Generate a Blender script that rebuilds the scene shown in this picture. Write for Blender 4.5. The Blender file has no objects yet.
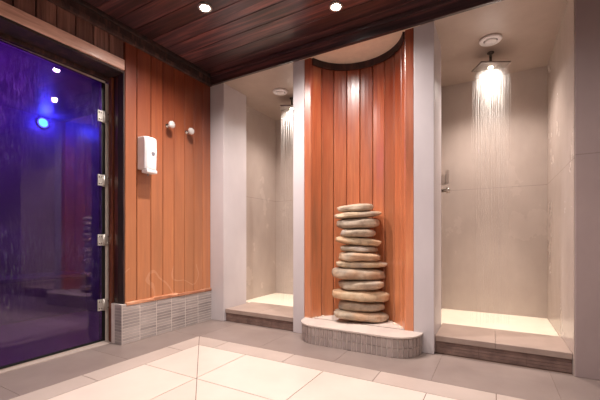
import bpy, bmesh, math, random
from mathutils import Vector, Matrix, noise
random.seed(7)
S = bpy.context.scene
COL = S.collection
# ------------------------------------------------------------------ camera, world, exposure
YAW = 0.5142
cam_d = bpy.data.cameras.new('camera'); cam = bpy.data.objects.new('camera', cam_d); COL.objects.link(cam)
cam.location = (0, 0, 0.90); cam.rotation_euler = (math.pi/2, 0, YAW)
cam_d.sensor_width = 36.0; cam_d.lens = 36.0*342/600; cam_d.shift_y = 38/600.0
cam_d.clip_start = 0.02
S.camera = cam
w = bpy.data.worlds.new('world'); S.world = w; w.use_nodes = True
w.node_tree.nodes['Background'].inputs[0].default_value = (0.9, 0.85, 0.85, 1)
w.node_tree.nodes['Background'].inputs[1].default_value = 0.05
S.view_settings.view_transform = 'Standard'; S.view_settings.look = 'None'
S.view_settings.gamma = 1.0; S.view_settings.use_curve_mapping = False
S.view_settings.exposure = -0.08
SPOT_W = 170.0                 # each ceiling spotlight
WARM = (1.0, 0.91, 0.86)
SHOWER_W = 130.0
STEAM_BLUE, STEAM_VIOLET = 11.0, 34.0

# ------------------------------------------------------------------ constants of the room (metres)
XL, YB = -2.72, 2.81          # left wall face, back wall face
ZC, ZA = 2.69, 2.575          # main ceiling, alcove ceiling
XG = -2.94                    # glass plane
XR, YF = 2.3, -2.3            # right wall, wall behind the camera
YA = 4.08                     # back of the showers

# ------------------------------------------------------------------ material helpers
def srgb(r, g, b):
    f = lambda c: (c/255/12.92) if c/255 <= 0.04045 else ((c/255+0.055)/1.055)**2.4
    return (f(r), f(g), f(b), 1)
class N:
    def __init__(s, name):
        s.m = bpy.data.materials.new(name); s.m.use_nodes = True; s.t = s.m.node_tree
        s.b = s.t.nodes['Principled BSDF']; s.out = s.t.nodes['Material Output']
    def n(s, typ, **k):
        nd = s.t.nodes.new(typ)
        for a, v in k.items():
            if hasattr(nd, a): setattr(nd, a, v)
        return nd
    def l(s, a, b): s.t.links.new(a, b)
    def coords(s, sc=(1, 1, 1)):
        g = s.n('ShaderNodeNewGeometry'); mp = s.n('ShaderNodeMapping'); mp.inputs['Scale'].default_value = sc
        s.l(g.outputs['Position'], mp.inputs['Vector']); return mp.outputs[0]
    def noise(s, sc=(1, 1, 1), scale=1.0, detail=4, rough=0.55, vec=None, dist=0.0):
        nz = s.n('ShaderNodeTexNoise'); nz.inputs['Scale'].default_value = scale
        nz.inputs['Detail'].default_value = detail; nz.inputs['Roughness'].default_value = rough
        nz.inputs['Distortion'].default_value = dist
        s.l(vec if vec is not None else s.coords(sc), nz.inputs['Vector']); return nz.outputs['Fac']
    def ramp(s, fac, stops):
        r = s.n('ShaderNodeValToRGB'); e = r.color_ramp.elements
        while len(e) < len(stops): e.new(0.5)
        for i, (p, c) in enumerate(stops): e[i].position = p; e[i].color = c
        s.l(fac, r.inputs[0]); return r.outputs[0]
    def mix(s, fac, a, b, mode='MIX'):
        m = s.n('ShaderNodeMix'); m.data_type = 'RGBA'; m.blend_type = mode
        for sock, v in ((m.inputs[0], fac), (m.inputs[6], a), (m.inputs[7], b)):
            if hasattr(v, 'node'): s.l(v, sock)
            else: sock.default_value = v
        return m.outputs[2]
    def math(s, op, a, b=None, c=None):
        m = s.n('ShaderNodeMath'); m.operation = op
        for i, v in enumerate((a, b, c)):
            if v is None: continue
            if hasattr(v, 'node'): s.l(v, m.inputs[i])
            else: m.inputs[i].default_value = v
        return m.outputs[0]
    def bump(s, h, strength=0.2, dist=0.01):
        b = s.n('ShaderNodeBump'); b.inputs['Strength'].default_value = strength; b.inputs['Distance'].default_value = dist
        s.l(h, b.inputs['Height']); s.l(b.outputs[0], s.b.inputs['Normal'])
    def set(s, color=None, rough=None, metal=None, spec=None, coat=None, coatr=None, ior=None):
        def put(k, v):
            if v is None: return
            if hasattr(v, 'node'): s.l(v, s.b.inputs[k])
            else: s.b.inputs[k].default_value = v
        put('Base Color', color); put('Roughness', rough); put('Metallic', metal); put('Specular IOR Level', spec)
        put('Coat Weight', coat); put('Coat Roughness', coatr); put('IOR', ior)
        return s.m
def attr(n, name):
    a = n.n('ShaderNodeAttribute'); a.attribute_name = name; return a.outputs['Fac']
def sepz(n):
    g = n.n('ShaderNodeNewGeometry'); sp = n.n('ShaderNodeSeparateXYZ'); n.l(g.outputs['Position'], sp.inputs[0]); return sp.outputs

def plaster(name, c1, c2, rough=0.5, joint=None, spec=0.5, gloss_noise=0.0):
    n = N(name)
    f = n.noise((1, 1, 0.7), 2.2, 5, 0.6)
    col = n.ramp(f, [(0.3, c1), (0.7, c2)])
    f2 = n.noise((1, 1, 0.25), 9, 4, 0.6)
    col = n.mix(0.18, col, n.ramp(f2, [(0.35, c1), (0.65, c2)]))
    if joint:
        z = sepz(n)[2]
        d = n.math('ABSOLUTE', n.math('SUBTRACT', z, joint))
        k = n.math('LESS_THAN', d, 0.0028)
        col = n.mix(n.math('MULTIPLY', k, 0.45), col, (c1[0]*0.45, c1[1]*0.42, c1[2]*0.42, 1))
    r = n.math('ADD', n.math('MULTIPLY', f, gloss_noise), rough)
    n.bump(n.noise((1, 1, 1), 40, 3), 0.05, 0.004)
    return n.set(col, r, spec=spec)
def wood(name, cols, rough=0.3, coat=0.3, grain=(22, 22, 1.1), stain=False, dark=0.0, top=None, axis='z', coatr=0.15):
    """planked wood; face attribute pid shifts tone and grain per plank"""
    n = N(name)
    pid = attr(n, 'pid')
    g = n.n('ShaderNodeNewGeometry'); cb = n.n('ShaderNodeCombineXYZ')
    sh = n.math('MULTIPLY', pid, 37.0); n.l(sh, cb.inputs[0]); n.l(sh, cb.inputs[1]); n.l(sh, cb.inputs[2])
    va = n.n('ShaderNodeVectorMath'); va.operation = 'ADD'; n.l(g.outputs['Position'], va.inputs[0]); n.l(cb.outputs[0], va.inputs[1])
    mp = n.n('ShaderNodeMapping'); mp.inputs['Scale'].default_value = grain; n.l(va.outputs[0], mp.inputs['Vector'])
    f1 = n.noise(vec=mp.outputs[0], scale=1.0, detail=6, rough=0.62, dist=0.6)
    mp2 = n.n('ShaderNodeMapping'); mp2.inputs['Scale'].default_value = tuple(v*4 for v in grain); n.l(va.outputs[0], mp2.inputs['Vector'])
    f2 = n.noise(vec=mp2.outputs[0], scale=1.0, detail=4, rough=0.6)
    f = n.math('ADD', n.math('MULTIPLY', f1, 0.7), n.math('MULTIPLY', f2, 0.3))
    col = n.ramp(f, [(0.32, cols[0]), (0.5, cols[1]), (0.68, cols[2])])
    mp3 = n.n('ShaderNodeMapping'); mp3.inputs['Scale'].default_value = tuple(1.0 if v < 5 else 5.0 for v in grain); n.l(va.outputs[0], mp3.inputs['Vector'])
    f0 = n.noise(vec=mp3.outputs[0], scale=1.0, detail=3, rough=0.5)
    col = n.mix(1.0, col, n.ramp(f0, [(0.3, (0.58, 0.5, 0.46, 1)), (0.5, (0.98, 0.98, 0.98, 1)), (0.7, (1.22, 1.26, 1.26, 1))]), 'MULTIPLY')
    tone = n.ramp(pid, [(0.0, (0.50, 0.44, 0.42, 1)), (0.5, (0.92, 0.88, 0.88, 1)), (1.0, (1.3, 1.38, 1.4, 1))])
    col = n.mix(1.0, col, tone, 'MULTIPLY')
    if stain:
        zz = sepz(n)
        # bleached and scale-marked wood near the wet bottom edge
        f3 = n.noise((1, 1, 1), 7, 4, 0.6)
        h = n.math('SUBTRACT', 1.0, n.math('MULTIPLY', n.math('SUBTRACT', zz[2], stain[0]), 1/stain[1]))
        k = n.math('MULTIPLY', n.math('GREATER_THAN', n.math('ADD', h, n.math('MULTIPLY', f3, 0.6)), 1.18), stain[2])
        col = n.mix(k, col, srgb(226, 196, 170))
        # darker red boards higher up, with shade painted in, paler water-washed boards below
        if stain[0] > 0.3:   # dried scale line left by water on the lower boards
            f4 = n.noise((1, 1, 1), 3.4, 1, 0.3)
            edge = n.math('LESS_THAN', n.math('ABSOLUTE', n.math('SUBTRACT', f4, 0.5)), 0.011)
            low = n.math('LESS_THAN', n.math('ADD', zz[2], n.math('MULTIPLY', f3, 0.1)), 0.68)
            col = n.mix(n.math('MULTIPLY', n.math('MULTIPLY', edge, low), 0.2), col, srgb(236, 208, 184))
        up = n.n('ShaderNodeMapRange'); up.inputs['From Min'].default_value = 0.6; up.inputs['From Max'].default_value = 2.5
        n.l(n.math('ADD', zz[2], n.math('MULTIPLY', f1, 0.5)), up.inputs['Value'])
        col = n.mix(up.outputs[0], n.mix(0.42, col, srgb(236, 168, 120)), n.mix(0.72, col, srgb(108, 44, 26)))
    n.bump(f, 0.10, 0.004)
    n.set(col, n.math('ADD', n.math('MULTIPLY', f2, 0.2), rough), coat=coat, coatr=coatr)
    return n.m
def tile(name, c1, c2, rough, scale=3.0, spec=0.5, tone=0.06):
    n = N(name)
    pid = attr(n, 'pid')
    f = n.noise((1, 1, 1), scale, 5, 0.6)
    col = n.ramp(f, [(0.3, c1), (0.7, c2)])
    tone = n.ramp(pid, [(0, (1-tone, 1-tone, 1-tone, 1)), (1, (1+tone*0.8, 1+tone*0.75, 1+tone*0.7, 1))])
    return n.set(n.mix(1.0, col, tone, 'MULTIPLY'), rough, spec=spec)
def plain(name, c, rough=0.5, metal=0.0, nz=0.06, coat=0.0, spec=0.5):
    n = N(name); f = n.noise((1, 1, 1), 14, 3)
    col = n.ramp(f, [(0.3, tuple(v*(1-nz) for v in c[:3])+(1,)), (0.7, tuple(min(1, v*(1+nz)) for v in c[:3])+(1,))])
    return n.set(col, rough, metal, spec=spec, coat=coat)
def emit(name, c, s):
    n = N(name); e = n.n('ShaderNodeEmission'); e.inputs[0].default_value = c; e.inputs[1].default_value = s
    n.l(e.outputs[0], n.out.inputs[0]); return n.m

M = {}
M['pier'] = plaster('pier_plaster', srgb(193, 184, 186), srgb(206, 198, 199), 0.42)
M['alcove'] = plaster('alcove_tile', srgb(176, 161, 152), srgb(192, 178, 169), 0.20, joint=1.42, gloss_noise=0.12)
M['block'] = plaster('mauve_tile', srgb(158, 140, 138), srgb(172, 154, 151), 0.35, joint=1.44)
M['alc_ceil'] = plaster('alcove_ceiling_plaster', srgb(168, 150, 138), srgb(184, 167, 155), 0.38)
M['cream'] = plain('cream_plaster', srgb(236, 220, 200), 0.5)
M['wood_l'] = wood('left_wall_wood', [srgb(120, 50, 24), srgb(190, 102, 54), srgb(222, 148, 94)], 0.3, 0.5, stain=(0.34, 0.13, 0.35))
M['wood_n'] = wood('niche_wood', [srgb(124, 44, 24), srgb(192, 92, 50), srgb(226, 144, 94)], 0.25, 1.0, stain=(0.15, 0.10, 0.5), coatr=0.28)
M['wood_c'] = wood('ceiling_wood', [srgb(30, 24, 30), srgb(76, 48, 52), srgb(140, 82, 76)], 0.28, 0.8, grain=(1.1, 22, 22), coatr=0.25)
M['wood_h'] = wood('header_wood', [srgb(74, 46, 42), srgb(132, 92, 80), srgb(176, 130, 114)], 0.35, 0.3)
M['wood_case'] = wood('casing_wood', [srgb(158, 112, 98), srgb(204, 158, 140), srgb(222, 182, 164)], 0.4, 0.3, grain=(16, 1.2, 16))
M['wood_dark'] = wood('dark_trim_wood', [srgb(26, 17, 17), srgb(56, 36, 33), srgb(98, 64, 56)], 0.62, 0.0, grain=(14, 14, 2))
M['wood_jamb'] = wood('jamb_wood', [srgb(40, 18, 12), srgb(96, 46, 28), srgb(160, 92, 60)], 0.3, 0.5)
M['wood_ledge'] = wood('ledge_wood', [srgb(120, 66, 44), srgb(196, 134, 100), srgb(232, 190, 158)], 0.5, 0.2, grain=(14, 3, 30))
M['fl_dark'] = tile('floor_tile_taupe', srgb(136, 120, 114), srgb(150, 134, 127), 0.32)
M['fl_strip'] = tile('floor_tile_beige', srgb(184, 167, 157), srgb(194, 177, 167), 0.35)
M['fl_pale'] = tile('floor_tile_cream', srgb(218, 200, 188), srgb(226, 210, 198), 0.33)
M['grout'] = plain('brown_grout', srgb(120, 96, 84), 0.8)
M['grout_l'] = plain('pale_grout', srgb(222, 210, 203), 0.8)
M['finger'] = tile('finger_tile_grey', srgb(152, 142, 140), srgb(186, 176, 172), 0.32, 3, tone=0.22)
M['finger_p'] = tile('finger_tile_plinth', srgb(160, 144, 140), srgb(180, 165, 159), 0.35, 8, tone=0.12)
M['finger_d'] = tile('finger_tile_brown', srgb(104, 82, 76), srgb(140, 114, 104), 0.35, 12)
M['step'] = tile('step_tile', srgb(152, 132, 122), srgb(170, 150, 139), 0.3, 5)
M['shfloor'] = tile('shower_floor_tile', srgb(232, 220, 200), srgb(240, 230, 212), 0.4, 4)
M['plinth_top'] = plaster('plinth_top_stone', srgb(186, 172, 166), srgb(226, 212, 200), 0.6)
M['white'] = plain('white_plastic', srgb(228, 222, 222), 0.3)
M['grey_badge'] = plain('grey_badge', srgb(120, 116, 122), 0.4)
M['chrome'] = plain('brushed_chrome', srgb(205, 200, 195), 0.2, 1.0)
M['steel'] = plain('satin_steel', srgb(196, 188, 180), 0.42, 0.6)
M['plate'] = plain('shower_plate_steel', srgb(120, 108, 100), 0.55, 0.2)
M['valve'] = plain('valve_chrome', srgb(170, 158, 150), 0.3, 0.7)
M['arm'] = plain('dark_chrome', srgb(84, 74, 70), 0.25, 0.9)
M['silver'] = plain('pale_seal_strip', srgb(214, 202, 192), 0.45, 0.1)
M['black'] = plain('black_rubber', srgb(16, 13, 16), 0.5)
M['wall_room'] = plaster('room_plaster', srgb(150, 138, 134), srgb(170, 158, 152), 0.5)
M['steamwall'] = tile('steam_room_tile', srgb(104, 92, 104), srgb(134, 120, 130), 0.4, 2)
M['steamfloor'] = tile('steam_room_floor', srgb(178, 122, 122), srgb(196, 140, 134), 0.35, 2)
M['knob'] = plain('crystal_knob', srgb(214, 208, 206), 0.12, 0.35, coat=1.0)
M['lamp'] = emit('lamp_lens', (1, 0.93, 0.85, 1), 60)
M['lamp_s'] = emit('shower_led', (1, 0.9, 0.7, 1), 25)
M['lamp_b'] = emit('blue_lens', (0.03, 0.26, 1.0, 1), 26)

def stone_mat(k):
    n = N('river_stone')
    bases = [((150, 132, 114), (196, 176, 152)), ((128, 112, 98), (182, 162, 140)), ((166, 142, 114), (206, 182, 150))]
    a, b = bases[k % 3]
    tc = n.n('ShaderNodeTexCoord')
    mp = n.n('ShaderNodeMapping'); mp.inputs['Location'].default_value = (k*3.1, k*1.7, k*0.9); n.l(tc.outputs['Object'], mp.inputs[0])
    f = n.noise(vec=mp.outputs[0], scale=7, detail=6, rough=0.65)
    col = n.ramp(f, [(0.3, srgb(*a)), (0.62, srgb(*b))])
    f2 = n.noise(vec=mp.outputs[0], scale=16, detail=5, rough=0.65, dist=0.2)
    col = n.mix(n.ramp(f2, [(0.50, (0, 0, 0, 1)), (0.72, (0.6, 0.6, 0.6, 1))]), col, srgb(100, 84, 74))
    f3 = n.noise(vec=mp.outputs[0], scale=4, detail=2)
    col = n.mix(n.ramp(f3, [(0.5, (0, 0, 0, 1)), (0.62, (0.45, 0.45, 0.45, 1))]), col, srgb(196, 146, 104) if k % 2 == 0 else srgb(176, 168, 164))
    n.bump(f2, 0.4, 0.012)
    return n.set(col, 0.6)

def glass_mat():
    n = N('door_glass')
    fr = n.n('ShaderNodeFresnel'); fr.inputs['IOR'].default_value = 1.6
    tr = n.n('ShaderNodeBsdfTransparent'); tr.inputs[0].default_value = (0.68, 0.50, 0.86, 1)
    gl = n.n('ShaderNodeBsdfGlossy'); gl.inputs['Roughness'].default_value = 0.02
    gl.inputs[0].default_value = (0.95, 0.9, 0.95, 1)
    mx = n.n('ShaderNodeMixShader'); n.l(fr.outputs[0], mx.inputs[0]); n.l(tr.outputs[0], mx.inputs[1]); n.l(gl.outputs[0], mx.inputs[2])
    # condensation: speckled droplets that scatter light, running down in drips
    ds = n.n('ShaderNodeBsdfDiffuse'); ds.inputs[0].default_value = (0.7, 0.7, 0.75, 1)
    tl = n.n('ShaderNodeBsdfTranslucent'); tl.inputs[0].default_value = (0.85, 0.85, 0.9, 1)
    m2 = n.n('ShaderNodeMixShader'); m2.inputs[0].default_value = 0.97; n.l(ds.outputs[0], m2.inputs[1]); n.l(tl.outputs[0], m2.inputs[2])
    big = n.noise((1, 1, 0.8), 2.3, 2, 0.5)
    fine = n.noise((1, 1, 0.22), 55, 5, 0.75)
    k = n.math('MULTIPLY', n.ramp(big, [(0.42, (0, 0, 0, 1)), (0.66, (1, 1, 1, 1))]), n.ramp(fine, [(0.46, (0, 0, 0, 1)), (0.62, (1, 1, 1, 1))]))
    k = n.math('ADD', n.math('MULTIPLY', k, 0.22), 0.03)
    m3 = n.n('ShaderNodeMixShader'); n.l(k, m3.inputs[0]); n.l(mx.outputs[0], m3.inputs[1]); n.l(m2.outputs[0], m3.inputs[2])
    n.l(m3.outputs[0], n.out.inputs[0]); return n.m
M['glass'] = glass_mat()
def water_mat():
    n = N('falling_water')
    tr = n.n('ShaderNodeBsdfTransparent')
    tl = n.n('ShaderNodeBsdfTranslucent'); tl.inputs[0].default_value = (0.95, 0.93, 0.9, 1)
    ds = n.n('ShaderNodeBsdfDiffuse'); ds.inputs[0].default_value = (0.95, 0.93, 0.9, 1)
    a = n.n('ShaderNodeMixShader'); a.inputs[0].default_value = 0.5; n.l(tl.outputs[0], a.inputs[1]); n.l(ds.outputs[0], a.inputs[2])
    gl = n.n('ShaderNodeBsdfGlossy'); gl.inputs['Roughness'].default_value = 0.25
    a2 = n.n('ShaderNodeMixShader'); a2.inputs[0].default_value = 0.3; n.l(a.outputs[0], a2.inputs[1]); n.l(gl.outputs[0], a2.inputs[2])
    f = n.noise((60, 60, 5), 1.0, 3, 0.6)
    k = n.ramp(f, [(0.36, (0.05, 0.05, 0.05, 1)), (0.70, (0.26, 0.26, 0.26, 1))])
    b = n.n('ShaderNodeMixShader'); n.l(k, b.inputs[0]); n.l(tr.outputs[0], b.inputs[1]); n.l(a2.outputs[0], b.inputs[2])
    n.l(b.outputs[0], n.out.inputs[0]); return n.m
M['water'] = water_mat()

# ------------------------------------------------------------------ mesh helpers
class MB:
    def __init__(s):
        s.bm = bmesh.new(); s.pid = s.bm.faces.layers.float.new('pid'); s.mats = []
    def mi(s, m):
        if m not in s.mats: s.mats.append(m)
        return s.mats.index(m)
    def prism(s, pts, z0, z1, mat=None, pid=None):
        """vertical prism over polygon pts"""
        p = random.random() if pid is None else pid; k = s.mi(mat) if mat else 0
        lo = [s.bm.verts.new((x, y, z0)) for x, y in pts]; hi = [s.bm.verts.new((x, y, z1)) for x, y in pts]
        fs = [s.bm.faces.new(hi), s.bm.faces.new(lo[::-1])]
        for i in range(len(pts)):
            j = (i+1) % len(pts); fs.append(s.bm.faces.new((lo[i], lo[j], hi[j], hi[i])))
        for f in fs: f[s.pid] = p; f.material_index = k
        return fs
    def box(s, x0, x1, y0, y1, z0, z1, mat=None, pid=None, bev=0.0):
        x0, x1 = sorted((x0, x1)); y0, y1 = sorted((y0, y1)); z0, z1 = sorted((z0, z1))
        fs = s.prism([(x0, y0), (x1, y0), (x1, y1), (x0, y1)], z0, z1, mat, pid)
        if bev:
            p = fs[0][s.pid]; k = fs[0].material_index
            es = list({e for f in fs for e in f.edges})
            r = bmesh.ops.bevel(s.bm, geom=es, offset=bev, segments=2, affect='EDGES', profile=0.6)
            for f in r['faces']: f[s.pid] = p; f.material_index = k
        return fs
    def ring(s, prof, c=(0, 0, 0), seg=32, mat=None, axis=None, pid=0.5, smooth=True):
        """lathe: prof = [(r, h)], about +Z (or direction axis) at c"""
        k = s.mi(mat) if mat else 0
        R = Vector((0, 0, 1)).rotation_difference(Vector(axis)).to_matrix() if axis else Matrix.Identity(3)
        rows = []
        for r, h in prof:
            if r < 1e-6: rows.append([s.bm.verts.new(R @ Vector((0, 0, h)) + Vector(c))])
            else: rows.append([s.bm.verts.new(R @ Vector((r*math.cos(2*math.pi*i/seg), r*math.sin(2*math.pi*i/seg), h)) + Vector(c)) for i in range(seg)])
        for a, b in zip(rows, rows[1:]):
            for i in range(seg):
                j = (i+1) % seg
                if len(a) == 1 and len(b) == 1: continue
                if len(a) == 1: v = (a[0], b[i], b[j])
                elif len(b) == 1: v = (a[i], b[0], a[j])
                else: v = (a[i], b[i], b[j], a[j])
                f = s.bm.faces.new(v); f[s.pid] = pid; f.material_index = k; f.smooth = smooth
    def build(s, name, mat=None, parent=None, bevel=0.0, smooth=False, loc=None):
        bmesh.ops.recalc_face_normals(s.bm, faces=s.bm.faces)
        if loc is not None: bmesh.ops.translate(s.bm, verts=s.bm.verts, vec=-Vector(loc))
        me = bpy.data.meshes.new(name); s.bm.to_mesh(me); s.bm.free()
        for m in (s.mats or [mat]): me.materials.append(m)
        o = bpy.data.objects.new(name, me); COL.objects.link(o)
        if loc is not None: o.location = loc
        if parent: o.parent = parent
        if bevel:
            b = o.modifiers.new('bevel', 'BEVEL'); b.width = bevel; b.segments = 2; b.limit_method = 'ANGLE'
        if smooth:
            for p in me.polygons: p.use_smooth = True
        return o
def tag(o, label=None, cat=None, group=None, kind=None):
    if label: o['label'] = label
    if cat: o['category'] = cat
    if group: o['group'] = group
    if kind: o['kind'] = kind
    return o
def struct(o, label=None): o['kind'] = 'structure'; (label and o.__setitem__('label', label)); return o
def empty(name, loc=(0, 0, 0), rz=0):
    o = bpy.data.objects.new(name, None); COL.objects.link(o); o.location = loc; o.rotation_euler = (0, 0, rz); o.empty_display_size = 0.1
    return o
def light(name, typ, loc, energy, color, parent=None, size=0.05, rot=None, spot=None, blend=1.0):
    d = bpy.data.lights.new(name, typ); d.energy = energy; d.color = color
    if typ in ('POINT', 'SPOT'): d.shadow_soft_size = size
    if typ == 'SPOT': d.spot_size = spot; d.spot_blend = blend
    o = bpy.data.objects.new(name, d); COL.objects.link(o); o.location = loc
    if rot: o.rotation_euler = rot
    if parent: o.parent = parent
    return o

# ------------------------------------------------------------------ FLOOR
m = MB()
G = 0.0023
def poly_clip(pts, a, b, c):
    out = []
    for i in range(len(pts)):
        p, q = pts[i], pts[(i+1) % len(pts)]
        dp = a*p[0]+b*p[1]+c; dq = a*q[0]+b*q[1]+c
        if dp >= 0: out.append(p)
        if dp*dq < 0:
            t = dp/(dp-dq); out.append((p[0]+t*(q[0]-p[0]), p[1]+t*(q[1]-p[1])))
    return out
def tilerect(x0, x1, y0, y1, mat, clips=(), g=G):
    pts = [(x0+g, y0+g), (x1-g, y0+g), (x1-g, y1-g), (x0+g, y1-g)]
    for cl in clips: pts = poly_clip(pts, *cl)
    if len(pts) > 2: m.prism(pts, -0.012, 0.0, mat)
CI, CO = 0.065, 0.0   # mitre line x + y = const
mit = -0.070
up = (1, 1, -mit-G*1.4); dn = (-1, -1, mit-G*1.4)
XS = [-3.65, -2.34]
XI0, XI1 = -2.352, -2.165; YI0, YI1 = 2.092, 2.281
xj = [XI1] + [-1.662+0.662*i for i in range(7)]
yj = [YI0] + [1.580-0.667*i for i in range(6)]
for i in range(len(xj)-1):
    for j in range(len(yj)-1):
        for cl in (up, dn):
            # the mitre joint runs on through the pale field
            tilerect(xj[i], xj[i+1], yj[j+1], yj[j], M['fl_pale'], (cl,))
xs = [-2.66, -2.0, -1.337, -0.662, 0.015, 0.68, 1.35, 2.0, 2.31]
for a, b in zip(xs, xs[1:]): tilerect(a, b, YI0, YI1, M['fl_strip'], (up,))
ys = [2.6, 1.92, 1.250, 0.58, -0.09, -0.76, -1.43, -2.1, -2.31]
for a, b in zip(ys, ys[1:]): tilerect(XI0, XI1, b, a, M['fl_strip'], (dn,))
xd = [XL, -2.352, -1.68, -1.010, -0.342, 0.33, 1.0, 1.67, 2.31]
for a, b in zip(xd, xd[1:]): tilerect(a, b, YI1, 2.84, M['fl_dark'], g=0.001)
yd = [YI1, 1.58, 0.915, 0.25, -0.42, -1.09, -1.76, -2.31]
for a, b in zip(yd, yd[1:]): tilerect(-2.84, XI0, b, a, M['fl_dark'], g=0.001)
m.box(-2.93, XR+0.1, YF-0.1, YA+0.1, -0.12, -0.0022, M['grout'])
struct(m.build('floor'), 'cream tiled floor with beige and taupe tile borders')

# ------------------------------------------------------------------ BACK WALL: piers, recesses
m = MB()
m.box(XL-0.03, -2.533, YB, 3.20, 0, ZA)                # pier beside the timber wall
m.box(-1.664, -1.544, YB, YA+0.12, 0, ZA)               # pier between left shower and niche
m.box(-0.55, -0.397, YB, 3.225, 0, ZA)                  # pier between niche and right shower
struct(m.build('wall_back', M['pier'], bevel=0.004), 'grey plaster piers between the showers and the niche')
m = MB()
m.box(0.464, XR+0.1, YB, 3.0, 0, ZC); m.box(0.466, 0.6, 3.0, YA+0.12, 0, ZA)
struct(m.build('wall_back_right', M['block'], bevel=0.004), 'mauve grey tiled wall right of the right shower')
m = MB()   # right shower shell
m.box(-0.56, 0.60, YA, YA+0.12, 0.0, ZA)
m.box(-0.55, -0.497, 3.226, YA, 0.0, ZA)
m.box(0.457, 0.4635, YB+0.006, YA, 0.0, ZA)
struct(m.build('wall_right_shower', M['alcove']), 'glossy greige tiled walls of the right shower')
m = MB()   # left shower shell
m.box(-2.86, -1.664, YA, YA+0.12, 0.0, ZA)
m.box(-2.80, -2.70, 3.226, YA, 0.0, ZA)
m.box(-1.672, -1.6645, 2.83, YA, 0.0, ZA)
struct(m.build('wall_left_shower', M['alcove']), 'greige tiled walls of the left shower')
m = MB()
m.box(-2.86, -1.60, YB-0.004, YA+0.12, ZA, ZC+0.02); m.box(-0.50, 0.62, YB-0.004, YA+0.12, ZA, ZC+0.02)
struct(m.build('ceiling_showers', M['alc_ceil']), 'taupe plaster ceiling over the showers')
m = MB(); m.box(-1.60, -0.50, YB-0.004, YA+0.12, ZA, ZC+0.02)
struct(m.build('ceiling_niche', M['cream']), 'cream ceiling patch over the curved niche')

# curved timber niche wall
NX, CH, SAG = -1.047, 0.425, 0.31
RAD = (CH*CH+SAG*SAG)/(2*SAG); NCY = YB+0.012+SAG-RAD
a0 = math.asin(CH/RAD)
if RAD < SAG: a0 = math.pi-a0
m = MB()
def arcpt(a, r): return (NX+r*math.sin(a), NCY+r*math.cos(a))
NP = 9
z0, z1 = 0.15, ZA
for i in range(NP):
    a, b = -a0+2*a0*i/NP, -a0+2*a0*(i+1)/NP
    sub = 3; g = 0.006/RAD; a += 0.0022/RAD; b -= 0.0022/RAD
    inner = [arcpt(a, RAD+0.007)] + [arcpt(a+g+(b-a-2*g)*k/sub, RAD) for k in range(sub+1)] + [arcpt(b, RAD+0.007)]
    outer = [arcpt(b, RAD+0.03), arcpt(a, RAD+0.03)]
    m.prism(inner+outer, z0, z1, M['wood_n'], pid=[0.75, 0.38, 0.6, 0.9, 0.55, 0.8, 0.12, 0.62, 0.85][i])
for x0, x1 in ((-1.542, -1.475), (-0.618, -0.552)):
    m.box(x0, x1, YB+0.004, YB+0.035, z0, z1, M['wood_n'], pid=0.8, bev=0.003)
M['groove'] = plain('groove_shadow', srgb(46, 20, 12), 0.8)  # dark backing, its colour stands in for shade in the plank gaps
for i in range(24):
    a, b = -a0+2*a0*i/24, -a0+2*a0*(i+1)/24
    m.prism([arcpt(a, RAD+0.018), arcpt(b, RAD+0.018), arcpt(b, RAD+0.04), arcpt(a, RAD+0.04)], z0, z1, M['groove'])
struct(m.build('wall_niche'), 'curved orange-brown timber plank wall of the niche')
m = MB()   # dark cornice along the top of the curve
K = 30
inner = [arcpt(-a0*0.985+2*a0*0.985*k/K, RAD-0.016) for k in range(K+1)]
outer = [arcpt(-a0*0.985+2*a0*0.985*k/K, RAD-0.0005) for k in range(K+1)]
for k in range(K):
    m.prism([inner[k], inner[k+1], outer[k+1], outer[k]], ZA-0.062, ZA-0.002, pid=0.4)
struct(m.build('trim_1', M['wood_dark']), 'dark curved cornice at the top of the niche')

# ------------------------------------------------------------------ LEFT WALL
PL = [1.796+0.0, 1.908, 2.05, 2.18, 2.31, 2.44, 2.565, 2.69, 2.809]
m = MB()
def plank_y(y0, y1, z0, z1, xf=XL, th=0.03):
    g = 0.005; mb = m
    y0 += 0.002; y1 -= 0.002
    pts = [(xf-th, y0), (xf-0.007, y0), (xf, y0+g), (xf, y1-g), (xf-0.007, y1), (xf-th, y1)]
    mb.prism([(p[0], p[1]) for p in pts[::-1]], z0, z1)
for a, b in zip(PL, PL[1:]): plank_y(a, b, 0.34, 2.60)
struct(m.build('wall_left', M['wood_l']), 'orange timber plank wall beside the glass door')
m = MB()   # boards above the door header
yy = 1.785
while yy > YF:
    wv = 0.128 if yy > 0.6 else 0.2
    m.box(XL-0.03, XL-0.004, yy-wv+0.008, yy, 2.40, 2.60, bev=0.003); yy -= wv
m.box(XL-0.05, XL-0.03, YF, 1.79, 2.38, 2.62, pid=0.0)
struct(m.build('wall_left_over_door', M['wood_h']), 'brown boards between door header and ceiling cornice')
m = MB()   # solid core of the wall and the reveal beside the door
m.box(-2.92, XL-0.031, 1.80, YB, 0.0, ZC)
m.box(-2.92, XL-0.051, YF, 1.80, 2.36, ZC)
struct(m.build('wall_left_core', M['wood_dark']))
m = MB(); m.box(-2.964, -2.80, YF, 0.05, 0.0, 2.36); struct(m.build('wall_left_rear', M['wall_room']))
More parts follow.
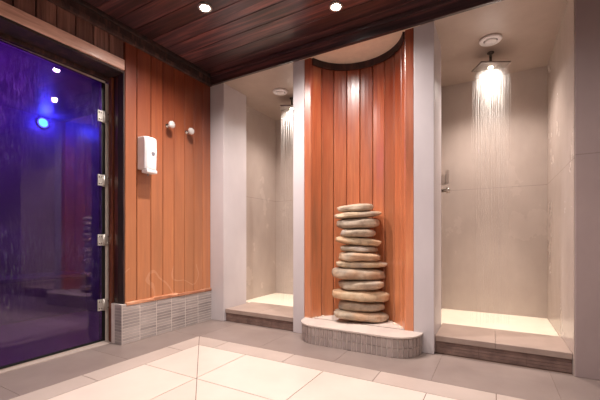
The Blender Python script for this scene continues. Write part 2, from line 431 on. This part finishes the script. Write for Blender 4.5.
# crown mouldings (left and back)
def crown(y0, y1):
    m.box(XL-0.02, XL+0.030, y0, y1, 2.565, 2.60, bev=0.006)
    m.box(XL-0.02, XL+0.018, y0, y1, 2.60, 2.655, bev=0.002)
    m.box(XL-0.02, XL+0.040, y0, y1, 2.655, ZC, bev=0.008)
m = MB(); crown(YF, 2.80)
struct(m.build('trim_2', M['wood_dark']), 'dark timber cornice along the left wall')
m = MB()
m.box(XL+0.03, XR, 2.775, 2.805, ZA-0.002, 2.60, pid=0.3, bev=0.004)
m.box(XL+0.03, XR, 2.785, 2.805, 2.60, 2.66, pid=0.6)
m.box(XL+0.03, XR, 2.765, 2.805, 2.66, ZC, pid=0.45, bev=0.006)
struct(m.build('trim_3', M['wood_c']), 'dark timber fascia along the top of the back wall')
# ledge batten under the planks + tiled skirting
m = MB()
y = 1.80
while y < 2.80:
    l_ = min(random.uniform(0.2, 0.4), 2.806-y)
    m.box(XL-0.01, XL+0.020+random.uniform(-0.004, 0.004), y, y+l_, 0.322+random.uniform(-0.004, 0.004), 0.352+random.uniform(-0.006, 0.006), bev=0.005); y += l_
struct(m.build('trim_4', M['wood_ledge']), 'worn pale batten under the timber wall')
m = MB()
xf = XL+0.012
m.box(XL-0.14, xf-0.003, 1.763, 2.808, 0.0, 0.338, M['grout_l'])
cols = [1.763, 1.93, 2.10, 2.27, 2.44, 2.61, 2.808]
nr = 13; rh = 0.337/nr
for a, b in zip(cols, cols[1:]):
    for r in range(nr):
        m.box(xf-0.004, xf, a+0.005, b-0.004, r*rh+0.0045, (r+1)*rh-0.001, M['finger'])
for r in range(nr):
    m.box(XL-0.085, xf-0.008, 1.7595, 1.7635, r*rh+0.0035, (r+1)*rh-0.001, M['finger'])
struct(m.build('baseboard_left'), 'grey finger-tiled skirting under the timber wall')

# ------------------------------------------------------------------ DOOR
door = empty('door_1', (XG, 1.75, 0)); door['kind'] = 'structure'; door['label'] = 'frameless glass steam room door with four steel hinges'
SWING = 0.045
def P(mb, name, mat, parent=door, swing=False, **k):
    if swing: bmesh.ops.rotate(mb.bm, verts=mb.bm.verts, cent=(XG, 1.722, 0), matrix=Matrix.Rotation(SWING, 3, 'Z'))
    o = mb.build(name, mat, None, **k); o.parent = parent
    o.matrix_parent_inverse = Matrix.Translation(-Vector(parent.location)); return o
m = MB(); m.box(XG-0.005, XG+0.005, 0.10, 1.722, 0.028, 2.235, bev=0.001); P(m, 'glass_pane', M['glass'], swing=True)
m = MB(); m.box(XG-0.008, XG+0.008, 0.09, 1.722, 0.012, 0.027); m.box(XG-0.004, XG+0.0, 0.09, 1.722, 2.236, 2.244); P(m, 'door_seal', M['black'], swing=True)
m = MB(); m.box(XG-0.03, XG-0.0, 1.7225, 1.757, 0.0, 2.245); P(m, 'dark_gap_strip', M['black'])
m = MB(); m.box(XG-0.03, XG+0.006, 1.7575, 1.789, 0.0, 2.245, bev=0.003); m.box(XG-0.02, XG+0.004, 0.05, 1.757, 2.246, 2.262, bev=0.002)
P(m, 'door_frame', M['silver'])
for z in (1.945, 1.395, 0.883, 0.325):
    m = MB()
    m.box(XG+0.0085, XG+0.018, 1.684, 1.728, z-0.048, z+0.048, bev=0.003)
    m.box(XG+0.0065, XG+0.018, 1.748, 1.792, z-0.048, z+0.048, bev=0.003)
    m.ring([(0, -0.05), (0.010, -0.05), (0.010, 0.05), (0, 0.05)], (XG+0.014, 1.738, z), 16)
    h = P(m, 'hinge', M['steel'])
    m = MB()
    for yy_ in (1.696, 1.714, 1.772):
        for dz in (-0.028, 0.028): m.ring([(0.006, 0), (0.006, 0.002), (0, 0.003)], (XG+0.0182, yy_, z+dz), 10, axis=(1, 0, 0))
    sc = m.build('screw', M['chrome']); sc.parent = h
    sc.matrix_parent_inverse = Matrix.Identity(4)
# casing: header, jambs, sill
m = MB(); m.box(XL-0.03, XL+0.018, YF, 1.783, 2.312, 2.40, bev=0.006)
struct(m.build('trim_5', M['wood_case']), 'pale timber header board over the glass door')
m = MB()
m.box(XL-0.20, XL+0.004, YF, 1.783, 2.292, 2.311, pid=0.2, bev=0.003)
m.box(XL-0.20, XL-0.05, YF, 1.783, 2.311, 2.36, pid=0.1)
m.box(XG-0.03, XG+0.045, YF, 1.789, 2.2625, 2.2915, pid=0.6, bev=0.004)
struct(m.build('trim_6', M['wood_dark']), 'dark mouldings under the door header')
m = MB()
m.box(-2.80, XL-0.001, 1.783, 1.7955, 0.34, 2.31, pid=0.3, bev=0.002)
struct(m.build('trim_7', M['wood_dark']), 'dark timber edge board beside the glass door')
m = MB()
m.box(-2.915, -2.865, 1.770, 1.800, 0.0, 2.29, pid=0.9, bev=0.006)
m.box(-2.865, -2.802, 1.786, 1.800, 0.0, 2.29, pid=0.1, bev=0.003)
struct(m.build('trim_8', M['wood_jamb']), 'reddish timber door jamb')
m = MB()
m.box(-2.965, -2.905, 0.0, 1.80, -0.02, 0.009); m.box(-2.905, -2.845, 0.0, 1.762, -0.02, 0.005, bev=0.002)
struct(m.build('door_sill', M['fl_strip']), 'pale sill strip under the glass door')

# ------------------------------------------------------------------ STEAM ROOM beyond the glass
SX, SY0, SY1, SZ = -4.90, -0.8, 2.40, 2.42
m = MB()
m.box(SX-0.1, SX, SY0, SY1+0.1, 0, SZ+0.1)
m.box(SX, -2.925, SY1, SY1+0.1, 0, SZ+0.1)
m.box(SX-0.1, -3.0, SY0-0.1, SY0, 0, SZ+0.1)
struct(m.build('wall_steam_room', M['steamwall']), 'dark tiled walls of the steam room behind the glass')
m = MB(); m.box(SX-0.1, -3.07, SY0-0.1, SY1+0.1, SZ, SZ+0.1)
struct(m.build('ceiling_steam_room', M['steamwall']))
m = MB(); m.box(SX-0.1, -2.966, SY0-0.1, SY1+0.1, -0.1, -0.003)
struct(m.build('floor_steam_room', M['steamfloor']))
m = MB()
m.box(SX+0.001, SX+0.50, SY0+0.001, SY1-0.001, 0.0, 0.43, bev=0.02); m.box(SX+0.001, SX+0.53, SY0+0.001, SY1-0.001, 0.43, 0.47, bev=0.01)
tag(m.build('steam_room_bench', M['steamwall']), 'dark built-in tiled bench in the purple steam room behind the glass', 'bench')
m = MB(); m.box(SX+0.002, -2.97, SY0+0.002, SY1-0.002, 0.001, SZ-0.002)
nv = N('steam_haze'); nv.t.nodes.remove(nv.b); vs = nv.n('ShaderNodeVolumeScatter'); vs.inputs['Density'].default_value = 0.10; vs.inputs['Anisotropy'].default_value = 0.3
nv.l(vs.outputs[0], nv.out.inputs['Volume'])
tag(m.build('steam', nv.m), 'purple steam filling the room behind the glass door', 'steam', None, 'stuff')
sl = empty('blue_wall_lamp', (SX, 2.135, 2.335)); tag(sl, 'small glowing blue lamp on the steam room wall behind the glass', 'lamp')
m = MB(); m.ring([(0.0, 0.0), (0.07, 0.0), (0.07, 0.02), (0.05, 0.028), (0.05, 0.02)], (0, 0, 0), 28, axis=(1, 0, 0)); m.build('lamp_housing', M['steel'], sl)
m = MB(); m.ring([(0.05, 0.018), (0.04, 0.04), (0.02, 0.048), (0, 0.05)], (0, 0, 0), 28, axis=(1, 0, 0)); m.build('lens', M['lamp_b'], sl)
light('blue_light', 'POINT', (0.12, 0, 0), STEAM_BLUE, (0.06, 0.10, 1.0), sl, 0.06)
vl = empty('violet_ceiling_lamp', (-3.8, 0.8, SZ)); tag(vl, 'round violet lamp on the steam room ceiling, hidden above the glass', 'lamp')
m = MB(); m.ring([(0, 0), (0.10, 0), (0.10, -0.02), (0.08, -0.026), (0.08, -0.02)], seg=28); m.build('lamp_housing', M['steel'], vl)
m = MB(); m.ring([(0.08, -0.018), (0.06, -0.035), (0, -0.04)], seg=28); m.build('lens', emit('violet_lens', (0.3, 0.06, 1, 1), 3), vl)
light('violet_light', 'POINT', (0, 0, -0.12), STEAM_VIOLET, (0.42, 0.06, 1.0), vl, 0.10)

# ------------------------------------------------------------------ MAIN CEILING, unseen walls
m = MB()
y = YF-0.05
while y < 2.80:
    b = min(y+0.162, 2.80)
    m.box(XL-0.2, XR+0.1, y+0.0025, b-0.0025, ZC, ZC+0.03, bev=0.004); y += 0.162
m.box(XL-0.25, XR+0.15, YF-0.1, 2.80, ZC+0.012, ZC+0.1, pid=0.0)
struct(m.build('ceiling', M['wood_c']), 'dark glossy timber plank ceiling')
m = MB(); m.box(XR, XR+0.12, YF, YB, 0, ZC); struct(m.build('wall_right', M['wall_room']))
m = MB(); m.box(-3.1, XR+0.12, YF-0.12, YF, 0, ZC); struct(m.build('wall_front', M['wall_room']))

# ------------------------------------------------------------------ SHOWER STEPS, FLOORS, PLINTH
def shower_step(x0, x1, yf, zt, label, xc):
    e = empty('shower_step', (xc, yf+0.2, 0)); tag(e, label, 'step', 'steps into the showers')
    def c(mb, name, mat): 
        o = mb.build(name, mat, None); o.parent = e; o.matrix_parent_inverse = Matrix.Translation(-Vector(e.location)); return o
    mb = MB(); zs = zt-0.042
    mb.box(x0, x1, yf+0.016, 3.30, 0.0005, zs-0.001, M['grout'])
    n_ = 4; hh = (zs-0.004)/n_
    xx = x0
    k = 0
    while xx < x1-0.01:
        xn = min(xx+0.30, x1)
        for r in range(n_): mb.box(xx+0.0015, xn-0.0015, yf+0.011, yf+0.017, 0.003+r*hh, 0.003+(r+1)*hh-0.0022, M['finger_d'])
        xx = xn
    c(mb, 'tiled_riser', M['finger_d'])
    mb = MB(); xm = x0+(x1-x0)*0.48
    mb.box(x0, xm-0.0006, yf, 3.298, zs, zt, bev=0.003); mb.box(xm+0.0006, x1, yf, 3.298, zs, zt, bev=0.004)
    c(mb, 'tread', M['step'])
    return e
shower_step(-2.532, -1.6725, 2.832, 0.132, 'low brown tiled step into the left shower, left of the niche', -2.1)
shower_step(-0.396, 0.4565, 2.850, 0.138, 'low brown tiled step into the right shower, right of the niche', 0.0)
m = MB(); m.box(-2.699, -1.6725, 3.301, YA-0.001, 0.0, 0.118); struct(m.build('floor_left_shower', M['shfloor']), 'cream floor of the left shower')
m = MB(); m.box(-0.496, 0.4565, 3.301, YA-0.001, 0.0, 0.118); struct(m.build('floor_right_shower', M['shfloor']), 'brightly lit cream floor of the right shower')

def plinth_outline(off=0.0, n=10):
    # counter-clockwise from back left; rounded front corners
    xl, xr, yf, yb = -1.522+0, -0.484+0, 2.572-off, YB-0.001
    pts = []
    xl -= off+0.0; xr += off
    r = 0.21
    pts.append((xl, yb))
    for k in range(n+1):
        a = math.pi+math.pi/2*k/n; pts.append((xl+r+r*math.cos(a), yf+r+r*math.sin(a)+0.018*(1-k/n)*0))
    for k in range(n+1):
        a = -math.pi/2+math.pi/2*k/n; pts.append((xr-r+r*math.cos(a), yf+r+r*math.sin(a)))
    pts.append((xr, yb))
    return pts
pe = empty('stone_plinth', (-1.03, 2.7, 0)); tag(pe, 'low rounded finger-tiled plinth at the foot of the curved niche', 'plinth')
def pc(mb, name, mat, **k):
    o = mb.build(name, mat, None, **k); o.parent = pe; o.matrix_parent_inverse = Matrix.Translation(-Vector(pe.location)); return o
m = MB(); m.prism(plinth_outline(-0.006), 0.0005, 0.146, M['grout_l'])
# fingers follow the outline
out = plinth_outline(0.0, 24)
L = [0]
for a, b in zip(out, out[1:]): L.append(L[-1]+math.dist(a, b))
def at(s_):
    for i in range(len(L)-1):
        if s_ <= L[i+1] or i == len(L)-2:
            t = (s_-L[i])/(L[i+1]-L[i]); a, b = out[i], out[i+1]
            d = Vector((b[0]-a[0], b[1]-a[1])).normalized()
            return Vector((a[0]+t*(b[0]-a[0]), a[1]+t*(b[1]-a[1]))), Vector((d.y, -d.x))
nf = int(L[-1]/0.040); st = L[-1]/nf
for i in range(nf):
    p, nn = at(i*st+0.005); q, n2 = at((i+1)*st-0.005)
    for zz0, zz1 in ((0.003, 0.070), (0.0745, 0.140)):
        m.prism([(p-nn*0.010)[:], p[:], q[:], (q-n2*0.010)[:]][::1], zz0, zz1, M['finger_p'])
pc(m, 'tiled_side', None)
m = MB(); m.prism(plinth_outline(0.004, 20), 0.1465, 0.158, M['plinth_top'])
# the top runs back into the niche
K = 24
m.prism([arcpt(a0*0.97-2*a0*0.97*k/K, RAD-0.002) for k in range(K+1)] , 0.10, 0.1575, M['plinth_top'])
m.box(-1.541, -0.553, YB-0.01, YB+0.0035, 0.10, 0.1578, M['plinth_top'])
pc(m, 'top_slab', None)
m = MB()   # crusted lime scale along the foot of the planks, loose white crumbs
for k in range(60):
    t = random.uniform(-a0, a0)
    if random.random() < 0.45: t = abs(t)*random.uniform(0.6, 1)
    p = arcpt(t, RAD-random.uniform(0.004, 0.03)); r_ = random.uniform(0.005, 0.016)
    m.ring([(0, -0.002), (r_, 0), (r_*0.7, r_*0.45), (0, r_*0.6)], (p[0], p[1], 0.158), 7, pid=0.5)
tag(pc(m, 'lime_crust', M['cream']), kind='stuff')

# ------------------------------------------------------------------ STONES
DST = 3.078
fwd = Vector((-math.sin(YAW), math.cos(YAW), 0)); rgt = Vector((math.cos(YAW), math.sin(YAW), 0))
# x left, x right (photo px, turned into metres at the stack), z bottom, z top, tilt in degrees (+ = right end up), depth
ST = [
 (333.0, 388.3, 0.157, 0.262, -5.5, 0.33), (338.0, 385.0, 0.238, 0.345, -2.5, 0.30), (332.3, 389.7, 0.330, 0.446, -4.0, 0.33),
 (338.6, 384.5, 0.432, 0.532, 1.5, 0.29), (332.0, 386.0, 0.522, 0.645, -3.5, 0.32), (336.4, 388.3, 0.632, 0.700, -1.0, 0.29),
 (338.6, 380.6, 0.686, 0.778, -2.5, 0.28), (340.0, 378.0, 0.764, 0.842, -3.5, 0.27), (335.8, 380.6, 0.815, 0.918, -8.5, 0.28),
 (340.4, 375.7, 0.900, 0.983, -1.0, 0.26), (336.8, 379.2, 0.975, 1.082, 2.0, 0.28), (334.6, 381.0, 1.060, 1.135, 5.0, 0.28),
 (337.2, 372.6, 1.128, 1.210, 4.0, 0.25)]
LBL = ['bottom stone of the stack, broad and ochre-patched, resting on the plinth', 'second stone from the bottom, rounded and tapering right',
 'third stone from the bottom, widest pale grey slab of the stack', 'fourth stone from the bottom, smooth tan lens shape',
 'fifth stone from the bottom, thick grey stone with dark pits', 'sixth stone from the bottom, thin flat slab pointing right',
 'seventh stone up, middle of the stack, smooth cream wedge', 'sixth stone from the top, small and slightly tilted',
 'fifth stone from the top, mottled and sloping down to the right', 'fourth stone from the top, narrow pale oval',
 'third stone from the top, thick oval with a dark right end', 'second stone from the top, thin dark slab sloping up right',
 'topmost stone of the stack, smooth beige with raised right end']
from mathutils.bvhtree import BVHTree
def stone_shape(i, thick):
    x0, x1, zb, zt, tilt, dep = ST[i]
    W = (x1-x0)/342*DST; dep *= 0.84; th = (zt-zb)*thick; tl = math.radians(tilt*0.75)
    hh = max(0.024, (th-abs(math.sin(tl))*W*0.6)/2)
    bm = bmesh.new(); bmesh.ops.create_icosphere(bm, subdivisions=5, radius=1.0)
    random.seed(100+i); off = Vector((random.uniform(0, 50), random.uniform(0, 50), random.uniform(0, 50)))
    skew = random.uniform(-0.25, 0.25); ts = random.uniform(-0.25, 0.25)
    if i in (1, 5, 6): ts = -0.3
    for v in bm.verts:
        p = v.co.copy(); e = 2.5
        nrm = (abs(p.x)**e+abs(p.y)**e)**(1/e); rr = math.hypot(p.x, p.y); k = rr/nrm if nrm > 1e-6 else 1
        x, y_, z = p.x*k, p.y*k, p.z
        z = math.copysign(abs(z)**0.58, z)*(1+ts*x*0.6)
        f1 = 1.5*noise.noise(Vector((x*0.9, y_*0.9, z*0.5))+off); f2 = 1.3*noise.noise(Vector((x*2.0, y_*2.0, z*1.0))+off); f3 = noise.noise(Vector((x*7, y_*7, z*2))+off)
        s_ = 1+0.10*f1+0.05*f2+0.012*f3
        x = x*s_; y_ = y_*s_+skew*0.15*x; z = z*(1+0.06*f1+0.07*f2+0.03*f3)
        v.co = Vector((x*W/2, y_*dep/2, z*hh))
    R = Matrix.Rotation(tl, 3, Vector((0, -1, 0)))
    for v in bm.verts: v.co = R @ v.co
    xs_ = [v.co.x for v in bm.verts]; zs_ = [v.co.z for v in bm.verts]
    sx = W/(max(xs_)-min(xs_)); ox = (max(xs_)+min(xs_))/2; oz = (max(zs_)+min(zs_))/2
    c = fwd*(DST+(0.010 if i % 3 else -0.008)) + rgt*(((x0+x1)/2-300)/342*DST)
    Rz = Matrix.Rotation(YAW, 3, 'Z')
    for v in bm.verts: v.co = Rz @ Vector(((v.co.x-ox)*sx, v.co.y, v.co.z-oz)) + Vector((c.x, c.y, 0))
    for f in bm.faces: f.smooth = True
    return bm, c
def settle(thick):
    res = []; prev = None; tops = []
    for i in range(len(ST)):
        bm, c = stone_shape(i, thick)
        if prev is None: dz = 0.1585-min(v.co.z for v in bm.verts)
        else:
            tree = BVHTree.FromBMesh(prev); gap = 1e9
            for v in bm.verts:
                h = tree.ray_cast(Vector((v.co.x, v.co.y, v.co.z-5)), Vector((0, 0, 1))) if False else tree.ray_cast(Vector((v.co.x, v.co.y, 50)), Vector((0, 0, -1)))
                if h[0] is not None: gap = min(gap, v.co.z-h[0].z)
            dz = -gap-0.011
        bmesh.ops.translate(bm, verts=bm.verts, vec=(0, 0, dz)); res.append((bm, c)); prev = bm
        tops.append(max(v.co.z for v in bm.verts))
    return res, tops
TOP = 0.9+(238-203.7)/342*DST
th_ = 1.0
for it in range(5):
    res, tops = settle(th_)
    if it < 4:
        th_ *= (TOP-0.158)/(tops[-1]-0.158)
        for q in res: q[0].free()
print('stack', th_, [round(t, 3) for t in tops])
for i, (bm, c) in enumerate(res):
    zs_ = [v.co.z for v in bm.verts]; c = Vector((c.x, c.y, (min(zs_)+max(zs_))/2))
    bmesh.ops.translate(bm, verts=bm.verts, vec=-c)
    me = bpy.data.meshes.new('river_stone'); bm.to_mesh(me); bm.free(); me.materials.append(stone_mat(i))
    o = bpy.data.objects.new('river_stone', me); COL.objects.link(o); o.location = c
    tag(o, LBL[i], 'stone', 'stacked river stones in the niche')
random.seed(11)

# ------------------------------------------------------------------ SHOWER HEADS, WATER, VENTS, VALVE
def shower(cx, cy, zh, ang, sx, sy, label, wl, energy):
    e = empty('rain_shower_head', (cx, cy, ZA), ang); tag(e, label, 'shower head', 'square ceiling shower heads')
    mb = MB(); mb.ring([(0, 0), (0.028, 0), (0.028, -0.008), (0.011, -0.012), (0.011, zh-ZA+0.022), (0.02, zh-ZA+0.014), (0, zh-ZA+0.012)], seg=20); mb.build('arm', M['arm'], e)
    mb = MB(); mb.box(-sx/2, sx/2, -sy/2, sy/2, zh-ZA, zh-ZA+0.012, bev=0.003); mb.build('head_plate', M['plate'], e)
    mb = MB(); mb.ring([(0.020, 0.0), (0.018, -0.004), (0, -0.005)], (0, 0, zh-ZA), 20)
    mb.build('lamp_lens', M['lamp_s'], e)
    light('shower_light', 'SPOT', (0, 0, zh-ZA-0.012), energy, (1.0, 0.88, 0.81), e, 0.05, None, math.radians(146), 1.0)
    light('shower_beam', 'SPOT', (0, 0, zh-ZA-0.010), energy*1.5, (1.0, 0.87, 0.77), e, 0.02, None, math.radians(46), 0.7)
    mb = MB()
    for ix in range(13):
        for iy in range(8):
            px_, py_ = -sx/2+sx*(ix+0.5)/13, -sy/2+sy*(iy+0.5)/8
            r0 = random.uniform(0.0011, 0.0024); zt = zh-0.004; dx, dy = random.uniform(-0.02, 0.02)+px_*0.10, random.uniform(-0.015, 0.015)
            seg = 9; rows = []
            for k in range(seg+1):
                t = k/seg; z = zt-(zt-0.125)*t**1.6
                rr = r0*(1-t)**1.6+0.0003
                wob = 0.004*math.sin(t*9+ix)
                rows.append([(px_+dx*t+wob+rr*math.cos(a*2.094), py_+dy*t+rr*math.sin(a*2.094), z) for a in range(3)])
            vr = [[mb.bm.verts.new(p) for p in row] for row in rows]
            for a_, b_ in zip(vr, vr[1:]):
                for q in range(3): mb.bm.faces.new((a_[q], a_[(q+1) % 3], b_[(q+1) % 3], b_[q]))
    wo = mb.build('falling_water', M['water']); wo.location = (cx, cy, 0); wo.rotation_euler = (0, 0, ang)
    tag(wo, wl, 'water', None, 'stuff')
shower(-0.02, 3.535, 2.44, math.radians(28), 0.26, 0.18, 'square chrome rain shower head on the right shower ceiling', 'water streaming from the shower head in the right shower', SHOWER_W)
shower(-2.10, 3.52, 2.45, math.radians(28), 0.27, 0.17, 'chrome shower head in the left shower, mostly hidden behind the grey pier', 'thin water stream in the left shower beside the grey pier', SHOWER_W*0.8)
def vent(x, y, label):
    e = empty('ceiling_vent', (x, y, ZA)); tag(e, label, 'vent', 'round white ceiling vents')
    mb = MB(); mb.ring([(0, 0), (0.082, 0), (0.086, -0.008), (0.080, -0.018), (0.056, -0.020), (0.052, -0.010), (0.0, -0.008)], seg=40); mb.build('rim', M['white'], e)
    mb = MB(); mb.ring([(0.045, -0.0105), (0.0525, -0.0105), (0.0525, -0.012), (0.045, -0.012)], seg=36); mb.build('shadow_gap', M['black'], e)
    mb = MB(); mb.ring([(0, -0.012), (0.045, -0.014), (0.047, -0.020), (0.040, -0.026), (0, -0.028)], seg=36); mb.build('disc', M['white'], e)
vent(-0.02, 3.30, 'round white vent on the right shower ceiling'); vent(-2.115, 3.285, 'round white vent on the left shower ceiling')

ve = empty('shower_valve', (-0.497, 3.92, 1.52)); tag(ve, 'chrome shower control on the left side wall of the right shower', 'shower valve')
m = MB(); m.box(0.0, 0.008, -0.045, 0.045, -0.16, 0.15, bev=0.003); m.build('wall_plate', M['chrome'], ve)
m = MB(); m.box(0.009, 0.060, -0.04, 0.04, -0.05, 0.05, bev=0.006); m.box(0.0605, 0.088, -0.03, 0.03, -0.04, 0.10, bev=0.004); m.build('body', M['valve'], ve)
m = MB(); m.ring([(0, 0.0), (0.018, 0.0), (0.018, 0.055), (0.030, 0.058), (0.030, 0.088), (0.022, 0.094), (0, 0.094)], (0.008, 0.0, -0.115), 24, axis=(1, 0, 0)); m.build('handle', M['chrome'], ve)

# ------------------------------------------------------------------ SOAP DISPENSER, HOOKS
de = empty('soap_dispenser', (XL, 1.974, 1.502)); tag(de, 'white wall-mounted soap dispenser with a grey badge on the timber wall', 'soap dispenser')
m = MB()
def sect(z, d, hw, bow): return z, d, hw, bow
rows = []
for z, d, hw in ((0.0, 0.118, 0.060), (0.02, 0.121, 0.061), (0.15, 0.126, 0.062), (0.25, 0.124, 0.062), (0.274, 0.118, 0.061), (0.286, 0.098, 0.058)):
    pts = [(0.001, -hw)]
    for k in range(9):
        t = -1+2*k/8; pts.append((d-0.016*t*t-(0.012 if abs(t) == 1 else 0), hw*t*0.985))
    pts.append((0.001, hw)); rows.append([m.bm.verts.new((x, y, z)) for x, y in pts])
for a, b in zip(rows, rows[1:]):
    for i in range(len(a)):
        j = (i+1) % len(a); f = m.bm.faces.new((a[i], a[j], b[j], b[i]))
m.bm.faces.new(rows[0][::-1]); m.bm.faces.new(rows[-1])
m.build('cover', M['white'], de, bevel=0.004)
m = MB(); m.box(0.045, 0.124, -0.056, 0.050, -0.034, -0.002, bev=0.011); m.build('push_lever', M['white'], de)
m = MB(); m.ring([(0.009, 0), (0.007, -0.02), (0, -0.02)], (0.06, 0, -0.030), 14); m.build('nozzle', M['grey_badge'], de)
m = MB()
sh = [(-0.017, 0.012), (-0.016, -0.002), (-0.009, -0.014), (0, -0.021), (0.009, -0.014), (0.016, -0.002), (0.017, 0.012), (0.008, 0.017), (0, 0.014), (-0.008, 0.017)]
fr = [m.bm.verts.new((0.1275, y+0.004, 0.135+z)) for y, z in sh]; bk = [m.bm.verts.new((0.120, y+0.004, 0.135+z)) for y, z in sh]
m.bm.faces.new(fr); m.bm.faces.new(bk[::-1])
for i in range(len(sh)): j = (i+1) % len(sh); m.bm.faces.new((fr[i], bk[i], bk[j], fr[j]))
m.build('badge', M['grey_badge'], de)
def hook(y, z, label):
    e = empty('towel_knob', (XL, y, z)); tag(e, label, 'towel hook', 'round towel knobs on the timber wall')
    mb = MB(); mb.ring([(0, 0), (0.020, 0), (0.020, 0.006), (0.009, 0.010), (0.010, 0.050), (0, 0.050)], seg=24, axis=(1, 0, 0)); mb.build('stem', M['chrome'], e)
    mb = MB(); mb.ring([(0, 0.046), (0.016, 0.047), (0.032, 0.056), (0.036, 0.068), (0.031, 0.080), (0.02, 0.087), (0, 0.089)], seg=10, axis=(1, 0, 0), smooth=False); mb.build('knob_head', M['knob'], e)
hook(2.225, 1.975, 'round glassy towel knob on the timber wall, nearer the soap dispenser')
hook(2.465, 1.978, 'round glassy towel knob on the timber wall, nearer the left shower')

# ------------------------------------------------------------------ CEILING SPOTLIGHTS
def spot(x, y, label, e_=SPOT_W):
    e = empty('ceiling_spotlight', (x, y, ZC)); tag(e, label, 'spotlight', 'recessed ceiling spotlights')
    mb = MB(); mb.ring([(0.036, -0.001), (0.052, -0.001), (0.054, -0.008), (0.046, -0.013), (0.036, -0.010), (0.036, -0.001)], seg=32); mb.build('trim_ring', M['steel'], e)
    mb = MB(); mb.ring([(0.035, -0.002), (0.033, -0.009), (0.018, -0.014), (0, -0.015)], seg=28); mb.build('lens', M['lamp'], e)
    light('spot_light', 'SPOT', (0, 0, -0.03), e_, WARM, e, 0.03, None, math.radians(150), 0.95)
spot(-1.944, 1.945, 'glaring ceiling spotlight nearer the left timber wall', SPOT_W*1.2)
spot(-1.056, 2.434, 'glaring ceiling spotlight above the niche', SPOT_W*0.75)
for x, y in ((-1.9, 0.6), (-0.75, 1.25), (0.35, 1.55), (-0.6, -0.3), (0.9, 0.4), (-1.7, -1.2), (0.8, -1.3)):  # unseen lamps added to fill the room with even light
    spot(x, y, 'unseen ceiling spotlight added out of view as fill light', 52.0)
